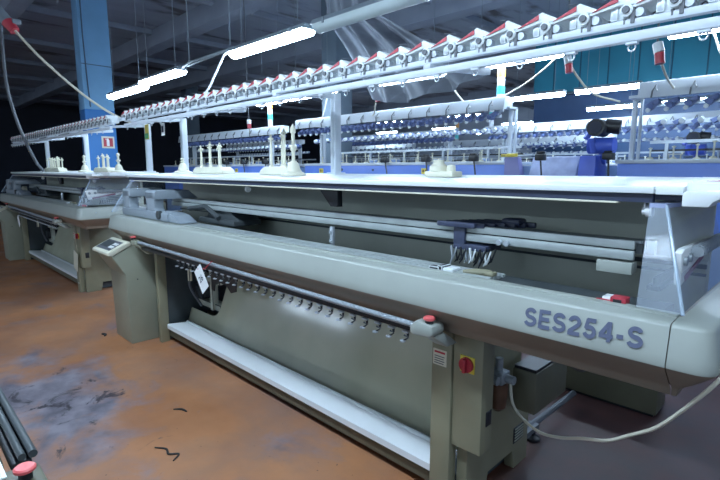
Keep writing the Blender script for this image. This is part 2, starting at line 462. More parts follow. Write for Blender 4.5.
def knitting_machine(label):
    R = thing('knitting_machine', label, 'knitting machine', (-2.6, 1.95, 0), 'beige flat knitting machines')
    # --- fascia (front cover)
    b = MB()
    yz = [(BY-o, z) for o, z in PROF_TOP]; yl = [(BY-o, z) for o, z in PROF_LOW]
    path = [(FX0, BY, 0, -1), (FX1, BY, 0, -1)]
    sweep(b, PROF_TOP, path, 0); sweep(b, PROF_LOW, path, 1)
    b.box(FX0+.01, FX1-.01, BY, BY+.03, .92, 1.166, 1)
    fascia = b.build('front_cover', [M['beige'], M['under']], R, angle=40)
    b = MB()
    b.box(FX0, FX1, 1.625, 1.668, 1.160, 1.172, 0, bev=.003)
    b.build('cover_trim', M['beige'], fascia)
    # lettering
    lettering(fascia)
    # --- end caps
    def arc(cx, cy, a0, a1, k=10):
        sp = lambda v: math.copysign(abs(v)**.45, v) if abs(v) > 1e-9 else 0.
        return [(cx, cy, sp(math.cos(a0+(a1-a0)*i/k)), sp(math.sin(a0+(a1-a0)*i/k))) for i in range(k+1)]
    b = MB()
    p = [(FX1+.003, BY, 0, -1)] + arc(-.295, BY, -PI/2, 0) + [(-.295, 2.35, 1, 0)]
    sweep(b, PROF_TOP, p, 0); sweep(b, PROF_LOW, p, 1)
    b.box(FX1+.003, -.295, BY, 2.35, .92, 1.166, 1)
    e = b.build('end_cap', [M['beige'], M['under']], R, angle=40)
    b = MB(); b.cyl((-.205, 1.72, 1.11), (-.19, 1.72, 1.11), .008); b.build('screw', M['alu'], e)
    b = MB()
    p = [(-4.88, 2.35, -1, 0)] + arc(-4.88, BY, -PI, -PI/2) + [(FX0-.003, BY, 0, -1)]
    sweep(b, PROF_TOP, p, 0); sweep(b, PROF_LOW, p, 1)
    b.box(-4.88, FX0-.003, BY, 2.35, .92, 1.166, 1)
    b.build('end_cap', [M['beige'], M['under']], R, angle=40)
    b = MB(); b.box(FX1-.003, FX1+.004, 1.525, 1.70, .93, 1.17)
    b.box(-.312, -.306, 1.60, 1.63, .86, .935)
    # --- needle bed
    b = MB()
    b.box(-4.85, -.36, 1.668, 1.82, 1.10, 1.158, 1)
    for k in range(4):
        y = 1.675 + k*.036
        b.box(-4.6, -.95, y, y+.020, 1.155, 1.174 - .001*k, 0, bev=.002)
    b.box(-4.85, -.36, 1.82, 1.86, .95, 1.15, 1)
    nb = b.build('needle_bed', [M['beam'], M['inner2']], R)
    b = MB()
    b.box(-1.17, -1.12, 1.668, 1.73, 1.17, 1.184, 0, bev=.003); b.box(-1.24, -1.19, 1.665, 1.70, 1.17, 1.184, 1, bev=.003); b.box(-1.20, -1.175, 1.67, 1.74, 1.17, 1.19, 1, bev=.003)
    b.build('stop_block', [M['unit'], M['black']], nb)
    b = MB(); b.box(-.53, -.50, 1.672, 1.72, 1.160, 1.182, 0, bev=.004); b.build('slide_block', M['white'], nb)
    b = MB(); b.box(-.50, -.452, 1.655, 1.70, 1.165, 1.188, 0, bev=.003); b.box(-.49, -.465, 1.653, 1.657, 1.171, 1.182, 1); b.box(-.545, -.50, 1.66, 1.67, 1.166, 1.174, 0)
    b.build('red_catch', [M['red'], M['black']], nb)
    b = MB(); b.tube([(-1.08, 1.69, 1.178), (-1.02, 1.70, 1.184), (-.97, 1.72, 1.184)], [.008, .014, .011], 0); b.box(-1.0, -.95, 1.70, 1.74, 1.17, 1.19, 0, bev=.008)
    b.build('brush_arm', M['olive'], nb)
    # --- interior back panel and sinkers
    b = MB()
    b.box(-4.92, -.34, 2.28, 2.31, .95, 1.50, 0)
    b.box(-4.92, -.34, 2.25, 2.28, .95, 1.245, 0, bev=.006)
    b.box(-4.92, -.34, 2.235, 2.25, 1.215, 1.232, 1)
    b.box(-4.92, -.34, 2.235, 2.25, 1.185, 1.195, 1)
    b.box(-4.92, -.34, 1.86, 2.25, .95, 1.03, 1)
    b.build('inner_panel', [M['inner'], M['inner2']], R)
    b = MB()
    b.prism([(-2.17, 1.495), (-2.0, 1.495), (-2.0, 1.388), (-2.06, 1.388)], 1.82, 1.86, 'y', bev=.003)
    b.build('hanging_bracket', M['black'], R)
    b = MB(); b.box(-2.08, -2.055, 1.83, 1.85, 1.15, 1.27, 0, bev=.003); b.cyl((-2.068, 1.82, 1.19), (-2.068, 1.83, 1.19), .008); b.cyl((-2.068, 1.82, 1.24), (-2.068, 1.83, 1.24), .008)
    b.build('rail_stay', M['alu'], R)
    # --- yarn carrier rails
    b = MB()
    b.box(-4.30, -.50, 1.88, 1.90, 1.315, 1.347, 0, bev=.004)
    b.box(-4.30, -.48, 1.90, 1.915, 1.30, 1.335, 1)
    b.box(-4.30, -.50, 1.875, 1.895, 1.276, 1.310, 0, bev=.004)
    b.box(-4.30, -.49, 1.92, 1.95, 1.30, 1.345, 0, bev=.004)
    b.box(-4.30, -.49, 1.97, 2.0, 1.29, 1.341, 0, bev=.004)
    b.box(-4.30, -.47, 2.02, 2.05, 1.28, 1.336, 0, bev=.004)
    rail = b.build('carrier_rail', [M['beam'], M['inner2']], R)
    b = MB(); b.box(-.62, -.50, 1.865, 1.93, 1.225, 1.268, 0, bev=.003); b.build('rail_end_block', M['beige'], rail)
    for x in (-1.02, -.985):
        b = MB(); b.cyl((x, 1.858, 1.287), (x, 1.875, 1.287), .012); b.build('knob', M['alu'], rail)
    # --- yarn feeder cluster
    b = MB()
    for k in range(7):
        y = 1.84 + k*.035
        b.box(-1.33+.02*k, -1.13+.03*k, y, y+.022, 1.338, 1.362, 0, bev=.005)
    b.box(-1.25, -1.19, 1.86, 1.88, 1.255, 1.345, 0, bev=.004)
    b.box(-1.25, -1.08, 1.86, 2.0, 1.235, 1.262, 0, bev=.004)
    b.box(-1.08, -.99, 1.98, 2.06, 1.35, 1.38, 0, bev=.012)
    fd = b.build('feeder_carrier', mat('feeder_dark_blue', (50,56,78), .4, var=.2, scale=30), R)
    for k in range(15):
        x = -1.25 + k*.0125; y = 1.845 + (k % 4)*.02; z0 = 1.25 - .01*(k % 2)
        b = MB(); b.tube([(x, y, z0), (x+.008, y, z0-.05), (x-.004, y, 1.165+.008*(k % 3))], [.006, .004, .003], 0, 6)
        b.tube([(x+.02, y+.02, z0), (x+.004, y+.01, z0-.06), (x-.002, y, 1.17+.008*(k % 3))], [.005, .004, .003], 0, 6)
        b.build('yarn_finger', [M['alu'], M['black'], M['black'], M['unit'], M['black']][k % 5], fd)
    # --- carriage parked at the left end
    b = MB()
    b.box(-4.80, -3.80, 1.615, 1.78, 1.176, 1.245, 0, bev=.012)
    b.prism([(-3.80, 1.176), (-3.80, 1.245), (-3.72, 1.23), (-3.60, 1.185), (-3.60, 1.176)], 1.63, 1.77, 'y', bev=.004)
    b.cyl((-3.95, 1.60, 1.225), (-3.95, 1.63, 1.225), .035, 1)
    car = b.build('carriage', [M['carriage'], M['inner2']], R)
    for x0, w in ((-4.78, .14), (-4.24, .17)):
        b = MB()
        b.prism([(x0-.035, 1.235), (x0-.012, 1.275), (x0-.02, 1.41), (x0+w-.02, 1.41), (x0+w-.02, 1.275), (x0+w+.01, 1.235)], 1.63, 1.72, 'y', bev=.01)
        b.prism([(1.63, 1.345), (1.63, 1.405), (1.65, 1.42), (1.93, 1.42), (2.02, 1.345)], x0-.03, x0+w+.01, 'x', bev=.008)
        b.build('carriage_arm', M['carriage'], car)
    b = MB(); b.box(-3.75, -3.2, 1.86, 2.1, 1.17, 1.21, 0, bev=.006)
    b.prism([(-3.7, 1.20), (-3.62, 1.30), (-3.35, 1.30), (-3.2, 1.20)], 1.9, 2.1, 'y', bev=.006)
    b.tube([(-3.9, 1.85, 1.27), (-3.6, 1.85, 1.30), (-3.4, 1.85, 1.22)], .02)
    b.build('cam_box', M['inner2'], car)
    b = MB(); b.cyl((-4.35, 1.80, 1.27), (-4.30, 1.79, 1.27), .03); b.box(-4.45, -4.38, 1.8, 1.86, 1.22, 1.30, 0, bev=.006); b.build('yarn_cutter', M['offwhite'], car)
    # --- table on top with recessed navy strip and lower rail
    b = MB()
    b.prism([(1.75, 1.522), (1.75, 1.542), (1.756, 1.546), (2.46, 1.566), (2.46, 1.545)], -5.04, -.425, 'x', 0, bev=.002)
    tb = b.build('top_table', M['white'], R)
    b = MB(); b.prism([(1.751, 1.520), (1.751, 1.543), (1.757, 1.5465), (2.46, 1.567), (2.46, 1.545)], -.420, -.345, 'x', 0, bev=.002); b.build('table_end_plate', M['white'], tb)
    b = MB(); b.box(-5.0, -.43, 1.765, 1.80, 1.492, 1.524); b.box(-5.0, -.34, 1.80, 2.30, 1.50, 1.526); b.build('recessed_strip', M['navy'], tb)
    b = MB(); b.box(-4.95, -.53, 1.752, 1.79, 1.486, 1.4925, bev=.002); b.build('lower_strip', M['offwhite'], tb)
    for x in (-2.90, -.452):
        b = MB(); b.cyl((x, 1.80, 1.462), (x+.018, 1.80, 1.462), .020, 0, 16); b.cyl((x-.012, 1.80, 1.462), (x, 1.80, 1.462), .012, 0, 16); b.box(x-.008, x-.002, 1.79, 1.81, 1.462, 1.505, 0)
        b.build('guide_roller', M['white'], R)
    # corner cover plate over the right end
    b = MB()
    b.box(-.345, -.20, 1.79, 2.46, 1.500, 1.558, 0, bev=.004)
    cp = b.build('corner_cover', M['white'], R)
    b = MB()
    pr = [(-.333, 1.490), (-.333, 1.528), (-.325, 1.535), (-.12, 1.540), (-.12, 1.520), (-.225, 1.519), (-.243, 1.515), (-.258, 1.505), (-.268, 1.490)]
    b.prism(pr, 1.685, 1.80, 'y', 0, bev=.002)
    b.box(-.333, .10, 1.80, 2.3, 1.528, 1.562, 0)
    b.build('hook_plate', M['white'], cp)
    b = MB(); b.prism([(-.30, 1.82), (-.27, 1.82), (-.10, 2.12), (-.15, 2.16)], 1.5625, 1.564, 'z'); b.build('red_stripe_label', M['red'], cp)
    # --- acrylic end guards
    def guard(s, xa, xb, xc, xd):
        b = MB()
        # front pane
        v = [(xa, 1.75, 1.482), (xb, 1.75, 1.484), (xd, 1.572, 1.19), (xc, 1.578, 1.19)]
        b.grid(lambda u, w: (Vector(v[0])*(1-u)*(1-w) + Vector(v[1])*u*(1-w) + Vector(v[2])*u*w + Vector(v[3])*(1-u)*w), 1, 1)
        v2 = [(xb, 1.75, 1.484), (xb+.035*s, 2.25, 1.49), (xd+.015*s, 2.25, 1.19), (xd, 1.572, 1.19)]
        b.grid(lambda u, w: (Vector(v2[0])*(1-u)*(1-w) + Vector(v2[1])*u*(1-w) + Vector(v2[2])*u*w + Vector(v2[3])*(1-u)*w), 1, 1)
        g = b.build('end_guard', M['plexi'], R)
        b = MB(); b.tube([(xb, 1.748, 1.486), (xd, 1.570, 1.19)], .005, 0, 6); b.build('guard_edge', clear_mat('acrylic_edge', (185,205,222), .5, .15), g)
        b = MB(); b.prism([(xa, 1.745), (xb, 1.745), (xb+.03*s, 1.95), (xa, 1.95)], 1.478, 1.492, 'z'); b.build('guard_cap', M['tintplexi'], g)
        return g
    guard(1, -.432, -.385, -.402, -.281)
    guard(-1, -4.84, -4.90, -4.86, -4.955)
    # bracket seen through the right guard
    b = MB(); b.prism([(1.66, 1.352), (1.70, 1.362), (2.10, 1.352), (2.10, 1.315), (1.72, 1.255), (1.69, 1.250)], -.335, -.315, 'x', 0, bev=.003)
    br = b.build('tension_bracket', M['white'], R)
    b = MB()
    for y, z in ((1.70, 1.325), (1.76, 1.328)): b.cyl((-.318, y, z), (-.306, y, z), .014, 0, 12)
    b.tube([(-.298, 1.78, 1.345), (-.298, 2.14, 1.352)], .018, 0, 10)
    for k in range(12): b.tube([(-.298, 1.80+k*.028, 1.3455), (-.298, 1.81+k*.028, 1.3456)], .0205, 0, 10)
    b.build('roller', M['steel'], br)
    b = MB(); b.prism([(1.72, 1.275), (1.98, 1.318), (1.98, 1.300), (1.73, 1.258)], -.316, -.312, 'x'); b.build('maroon_label', mat('maroon_label', (120,60,84), .5), br)
    # needle comb seen in the right end
    b = MB()
    for k in range(16): b.cyl((-.42, 1.84+k*.026, 1.20), (-.42, 1.84+k*.026, 1.235), .006, 0, 6)
    b.box(-.44, -.40, 1.83, 2.25, 1.19, 1.205, 0)
    b.build('end_comb', M['inner2'], R)
    # --- start/stop rod under the cover
    b = MB()
    b.cyl((-4.28, 1.548, .972), (-1.20, 1.548, .946), .0125, 0, 12)
    k = 0; x = -4.26
    while x < -1.21:
        z = .972 - (x+4.28)/3.08*.026
        b.cyl((x, 1.548, z), (x+.010, 1.548, z), .0142, 0, 8); x += .026
    rod = b.build('start_rod', M['steel'], R)
    b = MB(); b.box(-4.25, -1.2, 1.565, 1.60, .905, .93, 0, bev=.004); b.build('clip_rail', M['black'], R)
    for i in range(28):
        x = -3.52 + i*.083; z = .893 - i*.0004
        b = MB()
        b.tube([(x, 1.575, z+.02), (x, 1.575, z-.008)], .006, 1, 6)
        b.tube([(x-.016, 1.57, z-.004), (x+.006, 1.57, z-.010), (x-.012, 1.56, z-.026)], .005, 1, 6)
        b.lathe((x-.014, 1.558, z-.033), [(.0, 0), (.013, .003), (.013, .009), (.005, .011)], 0, 8)
        b.box(x-.022, x+.012, 1.56, 1.575, z+.012, z+.020, 0)
        b.build('hook_clip', [M['alu'], M['black']], R)
    for x, red in ((-4.30, True), (-1.16, True)):
        b = MB()
        if x < -3:
            b.box(x-.05, x+.05, 1.515, 1.585, .945, .99, 0, bev=.012)
            b.prism([(1.52, .95), (1.60, .95), (1.66, .86), (1.62, .86)], x+.01, x+.06, 'x', bev=.006)
        else:
            b.prism([(-1.215, .93), (-1.215, .958), (-1.185, .985), (-1.10, .975), (-1.095, .945), (-1.11, .925), (-1.2, .92)], 1.505, 1.59, 'y', bev=.010)
            b.prism([(1.52, .93), (1.60, .93), (1.70, .86), (1.62, .86)], -1.17, -1.10, 'x', bev=.008)
        eb = b.build('rod_end_block', M['console'] if x < -3 else M['beige'], R)
        b = MB(); xc = x-.035 if x < -3 else -1.135; zc = .99 if x < -3 else .975
        b.lathe((xc, 1.535, zc), [(.018, 0), (.018, .018)], 1); b.lathe((xc, 1.535, zc+.016), [(.021, 0), (.025, .004), (.025, .011), (.021, .014), (.012, .013), (.0, .012)], 0, 18)
        b.build('stop_button', [M['pinkred'], M['black']], eb)
    # --- legs / frame
    b = MB(); b.box(-4.38, -4.325, 1.72, 1.80, .0, .96, 0, bev=.005); b.build('leg', M['olive'], R)
    b = MB(); b.box(-1.268, -1.160, 1.74, 1.80, .0, .925, 0, bev=.004); b.box(-1.24, -1.175, 1.737, 1.742, .118, .124, 1)
    b.build('leg', [M['olive'], M['white']], R)
    b = MB(); b.box(-1.258, -1.185, 1.737, 1.741, .710, .785, 0); b.box(-1.25, -1.193, 1.7355, 1.7375, .768, .777, 1)
    for k in range(4): b.box(-1.25, -1.20+.004*(k % 2), 1.7355, 1.7375, .718+k*.011, .722+k*.011, 2)
    b.build('caution_sticker', [M['offwhite'], M['red'], M['hose']], R)
    for x0, x1, my in ((-4.45, -4.36, 2.3), (-1.155, -1.10, 2.42)):
        b = MB()
        b.prism([(1.80, 0), (1.98, 0), (2.0, .11), (2.25, .11), (2.27, 0), (my, 0), (my, .40), (2.3, .5), (2.3, .95), (1.80, .95)], x0, x1, 'x', bev=.004)
        fr = b.build('end_frame', M['inner2'] if x0 < -3 else M['olive'], R)
        if x0 > -3:
            b = MB(); b.box(-1.102, -1.096, 2.25, 2.36, .15, .24, 0, bev=.003)
            for k in range(5): b.box(-1.097, -1.093, 2.26, 2.35, .163+k*.016, .169+k*.016, 1)
            b.build('vent', [M['black'], M['inner']], fr)
    b = MB(); b.box(-4.36, -1.16, 1.85, 2.40, .015, .125, 0); b.build('floor_light_blocker', M['inner2'], R)  # added dark box that keeps light off the floor under the tray
    # base beam and tray
    b = MB()
    b.box(-4.36, -1.28, 1.80, 1.84, .05, .135, 0, bev=.004); b.box(-4.36, -1.15, 2.2, 2.3, .05, .2, 0, bev=.004)
    b.build('base_beam', M['olive2'], R)
    b = MB()
    b.prism([(1.775, .132), (1.775, .168), (1.790, .173), (1.955, .152), (1.966, .166), (1.975, .166), (1.975, .14), (1.80, .132)], -4.31, -1.284, 'x', 0)
    b.build('tray', M['white'], R)
    # cloth guard panel with an opening at the left
    def py(z): return 2.0 + (z-.15)*.38
    b = MB()
    def pan(x0, x1, z0, z1, nx=2, nz=10):
        b.grid(lambda u, w: (x0+(x1-x0)*u, py(z0+(z1-z0)*w), z0+(z1-z0)*w), nx, nz)
    pan(-3.86, -1.27, .15, .86, 20, 12)
    pan(-4.36, -3.86, .15, .27, 4, 2)
    b.grid(lambda u, w: (-3.86-.09*(1-math.sqrt(max(0, 1-(1-w)**2)))*u, py(.27+.09*w), .27+.09*w), 2, 6)
    b.build('cloth_panel', M['panel'], R)
    # dark cloth scraps tucked above the panel
    b = MB()
    pr = [(-3.84, .90), (-3.36, .90), (-3.42, .66), (-3.43, .60), (-3.51, .575), (-3.58, .625), (-3.68, .635), (-3.78, .60), (-3.80, .54), (-3.84, .55)]
    b.prism(pr, 1.99, 2.0, 'y'); b.build('black_flap', M['black'], R)
    # mechanism in the left opening
    b = MB()
    b.box(-4.36, -3.80, 2.22, 2.26, .12, .96, 0)
    b.box(-4.33, -3.9, 2.10, 2.2, .30, .36, 1, bev=.006); b.box(-4.33, -3.9, 2.10, 2.2, .55, .60, 1, bev=.006)
    b.box(-4.05, -4.0, 2.08, 2.14, .3, .92, 1, bev=.004)
    b.box(-4.30, -4.15, 2.05, 2.18, .38, .52, 2, bev=.02); b.box(-4.0, -3.88, 2.08, 2.18, .62, .8, 2, bev=.02)
    b.tube(bez([(-4.3, 2.0, .92), (-4.2, 1.98, .7), (-4.28, 2.0, .5), (-4.1, 2.02, .34)]), .012, 3)
    b.tube(bez([(-4.12, 1.92, .92), (-4.10, 1.9, .84), (-4.06, 1.9, .72)]), .005, 4); b.box(-4.085, -4.05, 1.89, 1.92, .60, .72, 4, bev=.005)
    b.build('drive_gear', [M['black'], M['inner'], M['inner2'], M['hose'], M['offwhite']], R)
    # --- control cabinet at the right leg
    b = MB(); b.box(-1.157, -1.007, 1.75, 1.85, .345, .90, 0, bev=.005)
    cab = b.build('control_cabinet', M['olive'], R)
    b = MB(); b.box(-1.118, -1.046, 1.744, 1.751, .715, .79, 0, bev=.002); sw = b.build('switch_plate', M['yellow'], cab)
    b = MB(); b.cyl((-1.082, 1.745, .753), (-1.082, 1.73, .753), .034, 0, 20); b.box(-1.090, -1.074, 1.712, 1.732, .722, .784, 0, bev=.004); b.build('main_switch', M['red'], sw)
    b = MB(); b.box(-1.008, -1.003, 1.79, 1.835, .47, .54, 0, bev=.002); b.build('rating_plate', M['black'], cab)
    # side gear under the right end: air filter and box
    b = MB(); b.box(-1.10, -1.02, 1.95, 2.03, .60, .66, 0, bev=.01); b.cyl((-1.06, 1.99, .66), (-1.06, 1.99, .72), .018); b.cyl((-1.09, 1.93, .63), (-1.03, 1.93, .63), .02)
    b.cyl((-1.02, 1.99, .63), (-.98, 1.99, .63), .02)
    af = b.build('air_filter', M['steel'], R)
    b = MB(); b.lathe((-1.06, 1.99, .46), [(.02, 0), (.04, .02), (.045, .08), (.045, .14)], 0, 16); b.build('filter_cup', M['rust'], af)
    b = MB(); b.box(-1.05, -.93, 2.11, 2.48, .43, .64, 0, bev=.006)
    jb = b.build('motor_box', M['olive2'], R); b = MB(); b.box(-1.045, -.935, 2.115, 2.475, .64, .655, 0); b.build('box_lid', M['black'], jb)
    b = MB(); b.lathe((-1.16, 2.62, 0), [(.045, 0), (.045, .015), (.018, .03), (.018, .075)], 0, 12); ft = b.build('levelling_foot', M['black'], R)
    b = MB(); b.cyl((-1.17, 2.54, .085), (-1.155, 3.22, .085), .02, 0, 10); b.box(-1.19, -1.13, 2.41, 2.64, .07, .10, 0); b.build('support_bar', M['hose'], ft)
    b = MB(); b.box(-.85, -.70, 1.9, 2.25, .925, .955); b.lathe((-.60, 1.72, .885), [(.02, 0), (.045, .02), (.05, .05)], 0, 12); b.build('under_bracket', M['inner2'], R)
    # --- console at the left end
    b = MB()
    pr = [(1.515, 0), (1.86, 0), (1.80, .60), (1.74, .93), (1.52, .925), (1.40, .855), (1.395, .83), (1.50, .655)]
    b.prism(pr, -4.887, -4.487, 'x', 0, bev=.008)
    con = b.build('control_console', M['console'], R)
    b = MB()
    b.prism([(1.36, .846), (1.36, .872), (1.535, .955), (1.56, .952), (1.56, .92), (1.40, .84)], -4.90, -4.475, 'x', 0, bev=.006)
    hd = b.build('console_head', M['offwhite'], con)
    d = Vector((0, .175, .083)).normalized(); nn = Vector((0, -d.z, d.y))
    def onhead(x0, x1, a0, a1, h=.003):
        b = MB(); o = Vector((0, 1.36, .872))
        vs = [o + d*a + nn*h + Vector((x, 0, 0)) for x, a in ((x0, a0), (x1, a0), (x1, a1), (x0, a1))]
        lo = [v - nn*.006 for v in vs]
        V = [b.bm.verts.new(v) for v in vs]; W = [b.bm.verts.new(v) for v in lo]
        b.bm.faces.new(V)
        for i in range(4): b.bm.faces.new((V[i], W[i], W[(i+1) % 4], V[(i+1) % 4]))
        return b
    onhead(-4.87, -4.52, .03, .165).build('screen_panel', M['hose'], hd)
    onhead(-4.85, -4.66, .06, .15, .005).build('display', M['inner2'], hd)
    for i in range(4):
        for j in range(2):
            onhead(-4.63+i*.026, -4.612+i*.026, .06+j*.045, .09+j*.045, .006).build('key', M['paper'], hd)
    b = MB(); b.cyl((-4.486, 1.60, .60), (-4.482, 1.60, .60), .006); b.build('screw', M['black'], con)
    # --- yarn creel on top
    CX0, CX1 = -5.25, .12
    b = MB()
    b.box(CX0-.03, CX1, 1.965, 1.995, 2.125, 2.160, 0, bev=.004)
    b.box(CX0, CX1, 1.850, 1.880, 2.075, 2.100, 0, bev=.004)
    b.box(CX0+.04, CX1, 1.828, 1.858, 2.022, 2.053, 0, bev=.004)
    for x in (-5.0, -3.8, -2.6, -1.4, -.2):
        b.prism([(1.83, 2.053), (1.83, 2.075), (2.0, 2.092), (2.36, 2.13), (2.36, 2.095), (2.0, 2.066)], x-.02, x+.02, 'x', 0, bev=.003)
        b.box(x-.014, x+.014, 1.965, 1.985, 2.075, 2.13, 0)
    for i in range(26):
        x = -5.15 + i*.2
        b.box(x-.018, x+.018, 1.832, 1.855, 2.014, 2.023, 0)
        b.tube([(x+.012*math.cos(a), 1.842, 2.004+.012*math.sin(a)) for a in [2*PI*k/8 for k in range(9)]], .0028, 1, 5, False)
    cr = b.build('yarn_creel', [M['postwht'], M['alu']], R)
    for x in (-5.0, -2.6, -.2):
        b = MB()
        b.box(x-.026, x+.026, 2.325, 2.385, 1.555, 2.13, 0, bev=.005)
        b.box(x-.008, x+.008, 2.320, 2.326, 1.6, 2.1, 1)
        b.box(x-.045, x+.045, 2.30, 2.41, 1.553, 1.575, 0, bev=.004)
        b.build('creel_post', [M['postwht'], M['alu']], cr)
    for i in range(38):
        x = -.027 - i*.14
        b = MB()
        # sloping roof plate with a red wedge on its near edge
        b.prism([(x-.115, 2.132), (x-.115, 2.140), (x-.005, 2.186), (x+.06, 2.150), (x+.06, 2.140), (x-.005, 2.150)], 1.845, 1.965, 'y', 0, bev=.003)
        b.prism([(x-.100, 2.143), (x-.016, 2.178), (x-.016, 2.161)], 1.840, 1.847, 'y', 1)
        # bracket and brake housing
        b.box(x-.03, x+.055, 1.87, 1.965, 2.100, 2.150, 0, bev=.006)
        b.box(x-.045, x-.02, 1.86, 1.90, 2.105, 2.155, 2, bev=.004)
        b.cyl((x+.012, 1.87, 2.128), (x+.012, 1.838, 2.128), .021, 0, 12); b.cyl((x+.012, 1.84, 2.128), (x+.012, 1.828, 2.128), .012, 3, 10)
        b.cyl((x+.048, 1.88, 2.118), (x+.048, 1.852, 2.118), .015, 2, 10)
        b.box(x+.025, x+.037, 1.845, 1.87, 2.085, 2.135, 3)
        b.cyl((x+.005, 1.855, 2.105), (x+.005, 1.855, 2.085), .006, 3, 6)
        b.tube([(x-.068+.010*math.cos(a), 1.95, 2.118+.017*math.sin(a)) for a in [2*PI*k/8 for k in range(9)]], .0024, 3, 5, False)
        b.tube([(x-.04, 1.95, 2.15), (x-.04, 1.95, 2.215), (x-.085, 1.92, 2.216)], .0016, 3, 4)
        b.build('yarn_tensioner', [M['unit'], M['red'], M['alu'], M['hose']], cr)
    return R

mach = knitting_machine('large beige flat knitting machine in the foreground lettered SES254-S')
m2 = copy_tree(mach, skip=('lettering', 'black_flap', 'air_filter'))
m2.location.x -= 5.75
m2['label'] = 'second beige knitting machine standing at the far left, in front of the blue column'

# ------------------------------------------------------------------ spindle stands on the tables
def spindle_stand(x, y, n, style, label, grp, hs=.15):
    z = 1.5475 + (y-1.756)*.0285
    t = thing('spindle_stand', label, 'yarn stand', (x, y, z), grp)
    if style == 'row':
        b = MB(); L = .085*n
        b.prism([(x-L/2-.08, z), (x-L/2-.05, z+.035), (x-L/2, z+.06), (x+L/2, z+.06), (x+L/2+.05, z+.035), (x+L/2+.08, z)], y-.06, y+.06, 'y', bev=.008)
        b.build('stand_base', M['offwhite'], t)
        for k in range(n):
            xx = x - L/2 + (k+.5)*L/n; yy = y + (.02 if k % 2 else -.02); h = hs*(.92 + .08*((k*7) % 3))
            b = MB(); b.lathe((xx, yy, z+.055), [(.024, 0), (.01, .02), (.0085, h-.02), (.02, h-.018), (.022, h-.008), (.008, h), (.008, h+.02), (.0, h+.024)], 0, 10)
            b.build('spindle', M['offwhite'], t)
    elif style == 'cone':
        b = MB(); b.lathe((x, y, z), [(.085, 0), (.085, .012), (.05, .03), (.035, .08), (.018, .10)], 0, 14); b.build('stand_base', M['offwhite'], t)
        b = MB(); q = hs/.15; b.lathe((x, y, z+.09), [(.012, 0), (.012, .04*q), (.024, .05*q), (.026, .06*q), (.012, .065*q), (.012, .11*q), (.02, .115*q), (.02, .13*q), (0, .15*q)], 0, 10); b.build('spindle', M['offwhite'], t)
    else:
        b = MB(); b.box(x-.09, x+.09, y-.05, y+.05, z, z+.03, bev=.008); b.lathe((x-.03, y, z+.03), [(.05, 0), (.05, .025), (.03, .04), (.03, .06), (0, .062)], 0, 14)
        b.lathe((x+.05, y, z+.03), [(.025, 0), (.022, .03), (0, .034)], 0, 10); b.build('stand_base', M['offwhite'], t)
    return t
G1 = 'cream spindle stands on the near machine'; G2 = 'cream spindle stands on the left machine'
spindle_stand(-4.62, 2.15, 1, 'cone', 'small cream cone spindle on the near machine beside its left post', G1, .06)
spindle_stand(-4.02, 2.15, 5, 'row', 'cream stand of upright spindles on the white table, right of the left post', G1, .19)
spindle_stand(-2.98, 2.14, 3, 'row', 'cream three spindle stand left of the middle creel post', G1, .24)
spindle_stand(-2.66, 2.02, 1, 'cone', 'tall cream cone spindle nearest the middle creel post', G1, .26)
spindle_stand(-1.52, 2.15, 1, 'low', 'low cream spool holder alone on the white table', G1)
spindle_stand(-9.35, 2.1, 6, 'row', 'cream spindle row on the left machine beside its left post', G2)
spindle_stand(-8.75, 2.05, 4, 'row', 'cream spindle row at the middle of the left machine table', G2)
spindle_stand(-7.6, 2.1, 1, 'cone', 'single cream spindle by the middle post of the left machine', G2)
spindle_stand(-6.75, 2.1, 5, 'row', 'tall cream spindle row in front of the blue column', G2)
spindle_stand(-6.25, 2.1, 1, 'cone', 'single cream cone spindle at the right end of the left machine', G2)

# ------------------------------------------------------------------ tags
def paper_tag(c, w, h, tilt, label, m='paper', text=None, cord=None, face=(0, -1, 0), slant=0.):
    c = Vector(c); t = thing('paper_tag', label, 'tag', c)
    f = Vector(face).normalized(); r = Vector((-f.y, f.x, 0)); up = Vector((0, 0, 1))
    ca, sa = math.cos(tilt), math.sin(tilt); R_ = r*ca + up*sa; U_ = -r*sa + up*ca
    b = MB(); V = []
    for d in (0, .002):
        V.append([b.bm.verts.new(c + R_*x*w/2 + U_*y*h/2 + up*slant*x*w/2 + f*d) for x, y in ((-1,-1),(1,-1),(1,1),(-1,1))])
    b.bm.faces.new(V[0][::-1]); b.bm.faces.new(V[1])
    for i in range(4): b.bm.faces.new((V[0][i], V[0][(i+1) % 4], V[1][(i+1) % 4], V[1][i]))
    b.build('card', M[m], t)
    if text: text_mesh('tag_number', text, h*.36, M['ink'], t, frame_mtx(c + f*.004, R_, U_), .0004)
    if cord:
        b = MB(); b.tube([c + U_*h*.45] + [Vector(p) for p in cord], .004, 0, 6); b.build('cord', M['red'], t)
    return t
paper_tag((-3.03, 1.50, .858), .115, .175, math.radians(38), 'white paper tag reading 26 hanging from the near rod by a red string', 'paper', '26', [(-3.0, 1.51, .93), (-2.93, 1.53, .99)])
paper_tag((-9.0, 1.50, .80), .10, .17, math.radians(35), 'white paper tag hanging from the rod of the left machine')
paper_tag((-6.93, 1.72, .42), .17, .25, math.radians(-14), 'yellowed paper sheet hung on the right leg of the left machine', 'offwhite')
t = paper_tag((-5.22, 2.06, 1.985), .10, .155, 0, 'yellow and green label hanging from the left end of the long yarn rack', 'yellow')
b = MB(); b.box(-5.265, -5.175, 2.052, 2.056, 1.915, 1.97); b.build('green_band', M['green'], t)
t = paper_tag((-4.82, 2.06, 1.99), .075, .12, 0, 'small white printed label hanging right of the yellow and green one', 'paper')
b = MB(); b.box(-4.84, -4.80, 2.052, 2.056, 1.96, 2.02); b.build('print_block', M['ink'], t)
